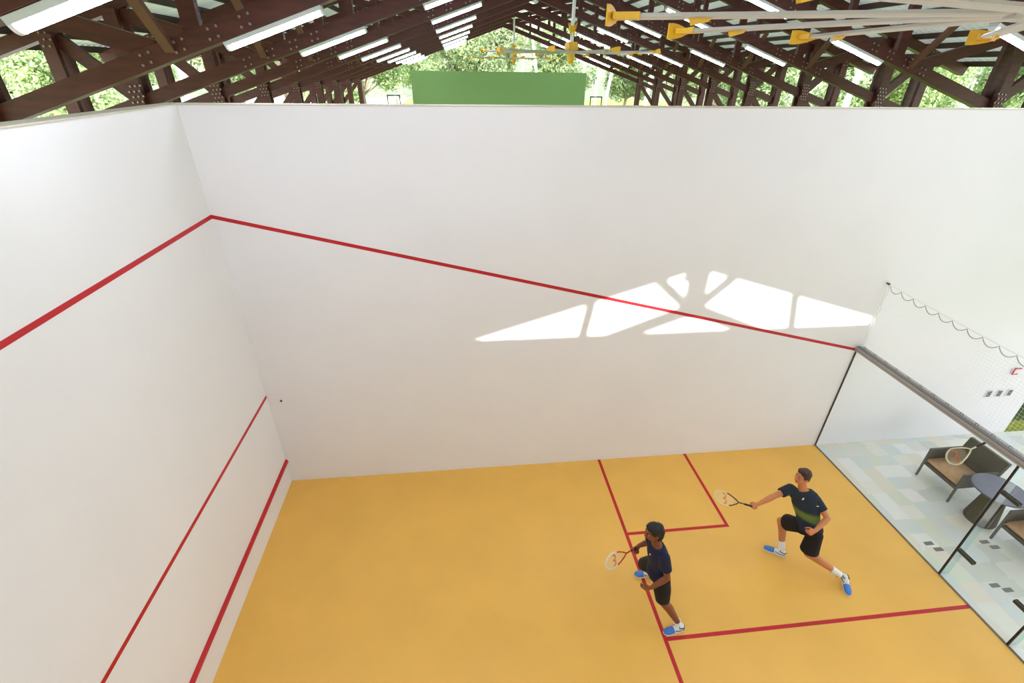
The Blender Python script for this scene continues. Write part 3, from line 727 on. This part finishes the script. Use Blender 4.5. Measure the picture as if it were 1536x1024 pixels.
def sock(parent, ankle, knee, up_len, r, m='sock', name='sock'):
    a, k = V(ankle), V(knee); d = (k-a).normalized(); u = d.orthogonal().normalized(); v = d.cross(u)
    b = bmesh.new(); loft(b, [(a-d*0.03+d*t_*(up_len+0.03), u*(r+0.011*t_), v*(r+0.011*t_)) for t_ in (0, 0.3, 0.6, 0.9, 1.0)], 16); return build(name, b, M[m], parent, True)

def person(spec):
    S_ = spec; r = empty('person', S_['origin'], label=S_['label'], cat='person')
    inv = V(S_['origin'])
    J = {k: V(v)-inv for k, v in S_['J'].items()}
    sk = M[S_['skin']]
    latP = J['hipL']-J['hipR']; latS = J['shL']-J['shR']
    # ---- body: one continuous skin
    b = bmesh.new()
    torso(b, J['pel'], J['chest'], J['neck'], latP, latS, 0.94)
    f, up, sd = head(b, J['head'], S_['face'], S_['hup'], 1.0)
    cone(b, J['neck']-V((0, 0, 0.03)), J['head']-up*0.06-f*0.015, 0.058, 0.052)
    for s_ in 'LR':
        sh, el, wr = J['sh'+s_], J['el'+s_], J['wr'+s_]
        cone(b, J['chest'].lerp(sh, 0.55), sh, 0.075, 0.058)
        mid = sh.lerp(el, 0.4); cone(b, sh, mid, 0.054, 0.049); cone(b, mid, el, 0.049, 0.037)
        mf = el.lerp(wr, 0.28); cone(b, el, mf, 0.038, 0.042); cone(b, mf, wr, 0.042, 0.026)
        hp, kn, an = J['hip'+s_], J['kn'+s_], J['an'+s_]
        mt_ = hp.lerp(kn, 0.35); cone(b, hp, mt_, 0.090, 0.080); cone(b, mt_, kn, 0.080, 0.055)
        d_ = (an-kn).normalized(); back = V(S_['calf'+s_]); cm = kn.lerp(an, 0.30)+back*0.018; cone(b, kn, cm, 0.053, 0.057); cone(b, cm, an, 0.057, 0.034)
        cone(b, an, an-V((0, 0, 0.03)), 0.034, 0.034)
        h = S_['hand'+s_]; hand(b, wr, h['d'], h['n'], h['t'], h.get('curl', (35, 40, 25)))
    body = remeshed('body', b, sk, r, 0.0075, 2, 0.4)
    face_parts(J['head'], f, up, sd, 1.0, M[S_['hair']], r)
    # ---- hair: shell over the skull, trimmed off the face
    b = bmesh.new(); c = J['head']; hs = S_.get('hairk', 1.0)
    ell(b, c+up*0.030-f*0.020, f*0.097*hs, sd*0.083*hs, up*0.101*hs)
    if S_.get('long'):
        ell(b, c-up*0.045-f*0.045, f*0.080, sd*0.084, up*0.095); ell(b, c+up*0.095+f*0.01, f*0.085, sd*0.07, up*0.04); ell(b, c-f*0.065+up*0.02, f*0.062, sd*0.082, up*0.095)
    else:
        ell(b, c+up*0.100+f*0.035, f*0.062, sd*0.062, up*0.030); ell(b, c-up*0.01-f*0.045, f*0.062, sd*0.078, up*0.075)
    bmesh.ops.bisect_plane(b, geom=b.verts[:]+b.edges[:]+b.faces[:], plane_co=c+up*0.052+f*0.060, plane_no=(f*0.9-up*0.55), clear_outer=True)
    bmesh.ops.bisect_plane(b, geom=b.verts[:]+b.edges[:]+b.faces[:], plane_co=c-up*(0.11 if S_.get('long') else 0.045)-f*0.03, plane_no=(-up+f*0.25), clear_outer=True)
    bmesh.ops.holes_fill(b, edges=b.edges[:])
    random.seed(3)
    for v in b.verts: v.co += V((random.uniform(-1, 1), random.uniform(-1, 1), random.uniform(-1, 1)))*0.0035
    build('hair', b, M[S_['hair']], r, True)
    # ---- shirt
    b = bmesh.new()
    torso(b, J['pel'], J['chest'], J['neck'], latP, latS, 1.09, lo=-0.10, hi=0.97)
    for s_ in 'LR':
        sh, el = J['sh'+s_], J['el'+s_]; d = (el-sh).normalized(); u = d.orthogonal().normalized(); v = d.cross(u)
        cone(b, J['chest'].lerp(sh, 0.6), sh, 0.085, 0.070)
        Ls = (el-sh).length*S_.get('sleeve', 0.62)
        loft(b, [(sh-d*0.045, u*0.045, v*0.045), (sh-d*0.01, u*0.070, v*0.070), (sh+d*Ls*0.5, u*0.070, v*0.070), (sh+d*Ls, u*0.068, v*0.068)], 16)
    shirt = remeshed('shirt', b, M[S_['shirt']], r, 0.008, 3, 0.5)
    # ---- shorts
    b = bmesh.new()
    torso(b, J['pel'], J['chest'], J['neck'], latP, latS, 1.06, lo=-0.17, hi=0.1)
    for s_ in 'LR':
        hp, kn = J['hip'+s_], J['kn'+s_]; d = (kn-hp).normalized(); u = d.orthogonal().normalized(); v = d.cross(u); Lh = (kn-hp).length*S_['short'+s_]; fl_ = S_.get('flare', 0.09)
        loft(b, [(hp-d*0.06, u*0.075, v*0.075), (hp, u*0.103, v*0.103), (hp+d*Lh*0.5, u*(0.098+fl_*0.1), v*(0.098+fl_*0.1)), (hp+d*Lh, u*fl_, v*fl_)], 18)
    remeshed('shorts', b, M['blackfab'], r, 0.008, 3, 0.5)
    for s_ in 'LR':
        sh_ = S_['shoe'+s_]; shoe(r, V(sh_[0])-inv, V(sh_[1])-inv, J['an'+s_])
        sock(r, J['an'+s_], J['kn'+s_], S_['sock'], 0.042)
    # small chest mark
    return r, J, f, up, sd

A = dict(origin=(5.5, 3.6, 0), label='dark haired player in navy shirt and black shorts stepping across the short line', skin='skinA', hair='hairA', shirt='navy',
    face=(-1, -0.05, -0.12), hup=(0, 0, 1), long=True,
    J=dict(pel=(5.35, 3.57, 0.86), chest=(5.325, 3.60, 1.15), neck=(5.28, 3.61, 1.36), head=(5.215, 3.62, 1.54),
           hipL=(5.38, 3.48, 0.84), hipR=(5.36, 3.67, 0.84), knL=(5.43, 3.41, 0.47), anL=(5.67, 3.33, 0.10), knR=(5.36, 3.93, 0.48), anR=(5.56, 4.02, 0.10),
           shL=(5.325, 3.46, 1.28), shR=(5.28, 3.78, 1.27), elL=(5.385, 3.385, 1.00), wrL=(5.21, 3.37, 0.86), elR=(5.36, 3.88, 1.02), wrR=(5.17, 3.80, 1.06)),
    calfL=(1, 0, 0), calfR=(1, 0, 0),
    handL=dict(d=(-0.85, 0.1, -0.45), n=(0.1, 1, 0), t=(-0.3, 0, 1), curl=(40, 55, 40)), handR=dict(d=(-0.5, -0.2, -0.6), n=(0, -1, 0.1), t=(-1, -0.1, 0.3), curl=(75, 85, 45)),
    shortL=0.92, shortR=0.92, flare=0.088, sock=0.03, shoeL=((5.745, 3.30, 0.002), (5.47, 3.27, 0.002)), shoeR=((5.62, 4.05, 0.002), (5.36, 4.09, 0.002)))
pa, JA, fA, uA, sA = person(A)

B = dict(origin=(7.8, 4.1, 0), label='dark haired player in navy and green shirt lunging with racket arm stretched out', skin='skinB', hair='hairB', shirt='shirtB',
    face=(-1, -0.12, 0.06), hup=(0.05, 0, 1),
    J=dict(pel=(7.77, 4.07, 0.74), chest=(7.75, 4.23, 1.00), neck=(7.70, 4.35, 1.24), head=(7.665, 4.40, 1.405),
           hipL=(7.82, 4.00, 0.70), hipR=(7.71, 4.14, 0.71), knL=(7.83, 3.97, 0.31), anL=(8.19, 3.74, 0.14), knR=(7.68, 4.45, 0.44), anR=(7.66, 4.23, 0.10),
           shL=(7.83, 4.22, 1.13), shR=(7.57, 4.41, 1.17), elL=(7.92, 4.02, 0.98), wrL=(7.69, 3.91, 0.90), elR=(7.33, 4.37, 1.09), wrR=(7.09, 4.33, 1.0)),
    calfL=(0, -0.3, 1), calfR=(0.8, -0.6, 0),
    handL=dict(d=(-0.9, -0.1, -0.3), n=(0.1, 0.6, -0.5), t=(-0.2, -0.4, 0.8), curl=(70, 80, 50)), handR=dict(d=(-0.85, 0, -0.5), n=(-0.2, 0.2, -0.9), t=(-0.5, 0.1, 0.8), curl=(75, 85, 50)),
    shortL=0.82, shortR=0.66, flare=0.122, sleeve=0.6, sock=0.11, shoeL=((8.30, 3.765, 0.045), (8.205, 3.50, 0.002)), shoeR=((7.70, 4.16, 0.002), (7.46, 4.33, 0.002)))
pb, JB, fB, uB, sB = person(B)
# small pale emblems printed on the shirts, laid on the cloth surface
def mark(pers, origin, towards, w_, h_):
    sh = [o for o in pers.children if o.name.startswith('shirt')][0]
    o0 = CP - V(origin); d = (V(towards)-CP).normalized()
    ok, loc, n, _ = sh.ray_cast(o0, d)
    if not ok: return
    if n.dot(d) > 0: n = -n
    u = V((0, 0, 1)).cross(n).normalized(); v = n.cross(u); b = bmesh.new()
    A_ = [b.verts.new(loc+u*p*w_+v*q*h_-n*0.004) for p, q in ((-1, -1), (1, -0.6), (1.1, 1), (-0.5, 0.7))]
    B_ = [b.verts.new(x.co+n*0.007) for x in A_]; b.faces.new(A_[::-1]); b.faces.new(B_)
    for i in range(4): b.faces.new((A_[i], A_[(i+1) % 4], B_[(i+1) % 4], B_[i]))
    build('emblem', b, M['shoewhite'], sh)
def along(px, py, dist=6.5): return CP + (right*((px-768)/709.325) + down*((py-512)/709.325) + fwd)*dist
mark(pb, B['origin'], along(1204.5, 748), 0.010, 0.020)
mark(pb, B['origin'], along(1226.5, 759), 0.016, 0.007)
mark(pa, A['origin'], along(975, 831), 0.010, 0.016)

racket('squash_racket', (5.215, 3.85, 1.00), (4.655, 3.53, 1.13), (0.1, -0.9, 0.5), M['frame_white'], M['frame_red'], M['frame_black'], 'squash racket with white head and red throat held by the player on the short line')
racket('squash_racket', (7.08, 4.33, 0.93), (6.42, 4.37, 1.20), (0.25, -0.55, 1), M['frame_cream'], M['frame_black'], M['frame_black'], 'squash racket with cream head and black throat held out by the lunging player')
racket('squash_racket', (9.86, 4.13, 2.12), (9.93, 4.47, 1.44), (-1, 0, 0.1), M['frame_white'], M['frame_white'], M['frame_black'], 'white framed squash racket hanging from the rail behind the glass', scale=1.15)

# ------------------------------------------------------------------ outside: ground, hill, vegetation
b = bmesh.new(); box(b, -160, 240, -60, 260, -0.5, -0.13); tag(build('ground', b, M['grass']), kind='structure')
b = bmesh.new(); box(b, -70, -8, 2, 150, -0.13, -0.10); tag(build('path', b, M['sand']), kind='structure')
b = bmesh.new(); N = 40; vs = []
for i in range(N+1):
    row = []
    for j in range(13):
        a = math.radians(-75+150*i/N); rad = 120+j*12; hz = (j/12)**1.2*(20+9*math.sin(i*0.7)+6*math.sin(i*1.9+j))
        row.append(b.verts.new((3+rad*math.sin(a), rad*math.cos(a), -1+hz)))
    vs.append(row)
for i in range(N):
    for j in range(12): b.faces.new((vs[i][j], vs[i+1][j], vs[i+1][j+1], vs[i][j+1]))
tag(build('hillside', b, M['leaf_pale'], None, True), kind='structure')

def make_tree(seed, crown_r, crown_h, trunk_h, leaf='leaf', nleaf=12000, size=0.2, bark='bark'):
    random.seed(seed); r = empty('tree')
    b = bmesh.new(); top = V((random.uniform(-0.5, 0.5), random.uniform(-0.5, 0.5), trunk_h))
    tube(b, [(0, 0, 0), top*0.5+V((0.2, 0, 0)), top, top+V((0.2, 0.1, crown_h*0.5))], [0.34, 0.26, 0.2, 0.08], 8)
    cl = []
    for i in range(16):
        a = random.uniform(0, 6.28); rr = crown_r*random.uniform(0.25, 0.8); zz = trunk_h+crown_h*random.uniform(0.1, 0.95)
        c = V((rr*math.cos(a), rr*math.sin(a), zz)); cl.append((c, crown_r*random.uniform(0.28, 0.48)))
        tube(b, [top*0.9, (top+c)/2+V((0, 0, -0.3)), c], [0.12, 0.08, 0.03], 6)
    build('trunk', b, M[bark], r)
    b = bmesh.new()
    for i in range(nleaf):
        c, cr = random.choice(cl); d = V((random.gauss(0, 1), random.gauss(0, 1), random.gauss(0, 0.8))).normalized()
        p = c + d*cr*random.uniform(0.75, 1.08); n = (d+V((random.uniform(-.7, .7), random.uniform(-.7, .7), random.uniform(-.3, .9)))).normalized()
        u = n.orthogonal().normalized(); v = n.cross(u); an = random.uniform(0, 6.28); u, v = u*math.cos(an)+v*math.sin(an), v*math.cos(an)-u*math.sin(an); s = size*random.uniform(0.6, 1.3)
        b.faces.new([b.verts.new(p+q) for q in (u*s, v*s*0.45, -u*s, -v*s*0.45)])
    o = build('foliage', b, M[leaf], r); return r
def make_palm(seed, h, lean):
    random.seed(seed); r = empty('palm_tree'); b = bmesh.new()
    P_ = [V((lean*(i/8)**2, 0, h*i/8)) for i in range(9)]; tube(b, P_, [0.22-0.012*i for i in range(9)], 8); build('trunk', b, M['bark_white'], r)
    b = bmesh.new(); top = P_[-1]
    for k in range(22):
        a = 2*math.pi*k/22+random.uniform(-.15, .15); el = random.uniform(-0.3, 1.1); Lf = random.uniform(2.6, 3.6); D = V((math.cos(a), math.sin(a), 0)); prev = None; sd_ = V((-math.sin(a), math.cos(a), 0))
        for i in range(13):
            t_ = i/12; p = top + D*Lf*t_*math.cos(el*0.6) + V((0, 0, Lf*(t_*math.sin(el)-0.75*t_*t_)))
            if prev is not None and i > 1:
                for sg in (-1, 1):
                    for q in range(2):
                        pp = prev.lerp(p, q*0.5); l = 0.75*math.sin(math.pi*min(1, t_*0.85+0.12)); tip = pp+sd_*sg*l+D*0.25+V((0, 0, -0.35*l))
                        b.faces.new([b.verts.new(x) for x in (pp, pp+D*0.10, tip)])
            prev = p
    build('fronds', b, M['palm'], r); return r
protos = {'a': make_tree(1, 4.2, 6.0, 4.0), 'b': make_tree(2, 3.2, 4.6, 5.0, 'leaf_pale', 8000, 0.2, 'bark_white'), 'c': make_tree(5, 5.5, 7.0, 5.0, 'leaf', 15000, 0.22), 'p': make_palm(3, 9.0, 1.2), 'q': make_palm(4, 12.0, -1.6)}
used = set()
KIND = {'a': ('tree', 'bright green rounded broadleaf tree'), 'b': ('tree', 'pale grey green loose tree'), 'c': ('tree', 'large broad bright green tree'), 'p': ('palm tree', 'coconut palm with arching fronds'), 'q': ('palm tree', 'tall slender palm with pale trunk')}
TREES = sorted(((-13.5, 'a', 50, 0.9), (-9.5, 'c', 62, 0.8), (-4, 'a', 58, 1.0), (0.5, 'c', 60, 0.85), (5, 'b', 66, 1.1), (9, 'q', 62, 1.0), (11, 'a', 56, 1.0), (13.5, 'p', 52, 0.95), (16, 'p', 48, 1.0), (18, 'a', 55, 0.8), (-6.5, 'b', 78, 1.25), (2.5, 'q', 75, 1.0), (7, 'p', 70, 1.0), (-1.5, 'b', 84, 1.3), (3.5, 'b', 90, 1.4), (12, 'b', 80, 1.3), (15, 'q', 70, 1.0),
        (-17, 'c', 60, 0.9), (-21, 'a', 52, 0.9), (-25, 'b', 60, 1.1), (-29, 'c', 62, 0.9), (-34, 'a', 46, 0.8), (-38, 'c', 60, 1.0), (-43, 'a', 44, 0.9), (-48, 'c', 48, 0.95), (-52, 'a', 40, 0.9), (-33, 'b', 75, 1.3), (-45, 'b', 70, 1.3),
        (20, 'q', 46, 0.95), (22, 'a', 42, 0.8), (25, 'p', 38, 0.95), (27, 'c', 50, 0.8), (29, 'q', 36, 1.0), (31, 'a', 40, 0.7), (33.5, 'p', 34, 1.0), (36, 'b', 44, 1.1), (38, 'q', 34, 0.95), (40, 'c', 46, 0.75), (42, 'p', 33, 0.9), (44, 'a', 38, 0.75), (46.5, 'q', 33, 1.0), (49, 'p', 36, 1.0), (52, 'c', 44, 0.8), (23, 'b', 60, 1.3), (34, 'b', 62, 1.4), (45, 'b', 60, 1.4)))
RAD = {'a': 4.6, 'b': 3.6, 'c': 6.0, 'p': 3.4, 'q': 3.4}
placed = []; cnt = {}
WORD = ['first', 'second', 'third', 'fourth', 'fifth', 'sixth', 'seventh', 'eighth', 'ninth', 'tenth', 'eleventh', 'twelfth', 'thirteenth', 'fourteenth', 'fifteenth']
random.seed(11)
for az, kd, dist, sc in TREES:
    a = math.radians(az); rr = RAD[kd]*sc*1.12
    while True:
        x, y = CP.x+dist*math.sin(a), CP.y+dist*math.cos(a)
        if all(math.hypot(x-p[0], y-p[1]) > rr+p[2] for p in placed): break
        dist += 1.0; sc *= 1.004
    if dist > 112 or (az > 20 and x-rr < 19.5): continue
    placed.append((x, y, rr))
    o = protos[kd] if kd not in used else copy_tree(protos[kd]); used.add(kd)
    o.location = (x, y, -0.13); o.scale = (sc, sc, sc); o.rotation_euler = (0, 0, random.uniform(0, 6.28))
    i = cnt.get(kd, 0); cnt[kd] = i+1
    tag(o, '%s, %s of its kind counted from the left' % (KIND[kd][1], WORD[i]), KIND[kd][0], 'trees around the hall')
for kd, o in protos.items():
    assert kd in used

# clipped hedge and grass strip seen through the net past the end of the side wall
b = bmesh.new(); box(b, 13.86, 30.0, 6.75, 8.6, -0.11, -0.05); tag(build('lawn', b, mat('dark_lawn', (70, 88, 36), 0.95, var=0.45, scale=14)), kind='structure')
b = bmesh.new(); box(b, 13.86, 30.0, 6.4, 6.75, -0.11, -0.04); tag(build('grass_edge', b, mat('yellow_green_grass', (140, 150, 40), 0.95, var=0.3, scale=18)), kind='structure')
random.seed(21); b = bmesh.new()
for i in range(9000):
    f_ = random.random(); x = random.uniform(13.6, 24); y = random.uniform(8.6, 9.8); z = random.uniform(0, 2.2)
    if f_ < 0.6: y = 8.6+random.uniform(-0.06, 0.06)
    elif f_ < 0.8: z = 2.2+random.uniform(-0.08, 0.08)
    p = V((x, y, z)); n = V((random.uniform(-1, 1), random.uniform(-1.4, 0.2), random.uniform(-.2, 1))).normalized(); u = n.orthogonal().normalized(); v = n.cross(u); s = 0.07*random.uniform(0.6, 1.3)
    b.faces.new([b.verts.new(p+q) for q in (u*s, v*s*0.5, -u*s, -v*s*0.5)])
hd = empty('hedge', label='clipped dark green hedge past the end of the white wall, seen through the net', cat='hedge'); build('foliage', b, leafmat('hedge_leaf', (50, 72, 30), (112, 130, 60)), hd)
b = bmesh.new(); box(b, 13.7, 23.9, 8.7, 9.7, -0.1, 2.12); build('stems', b, mat('hedge_core', (40, 52, 28), 0.95, var=0.3), hd)
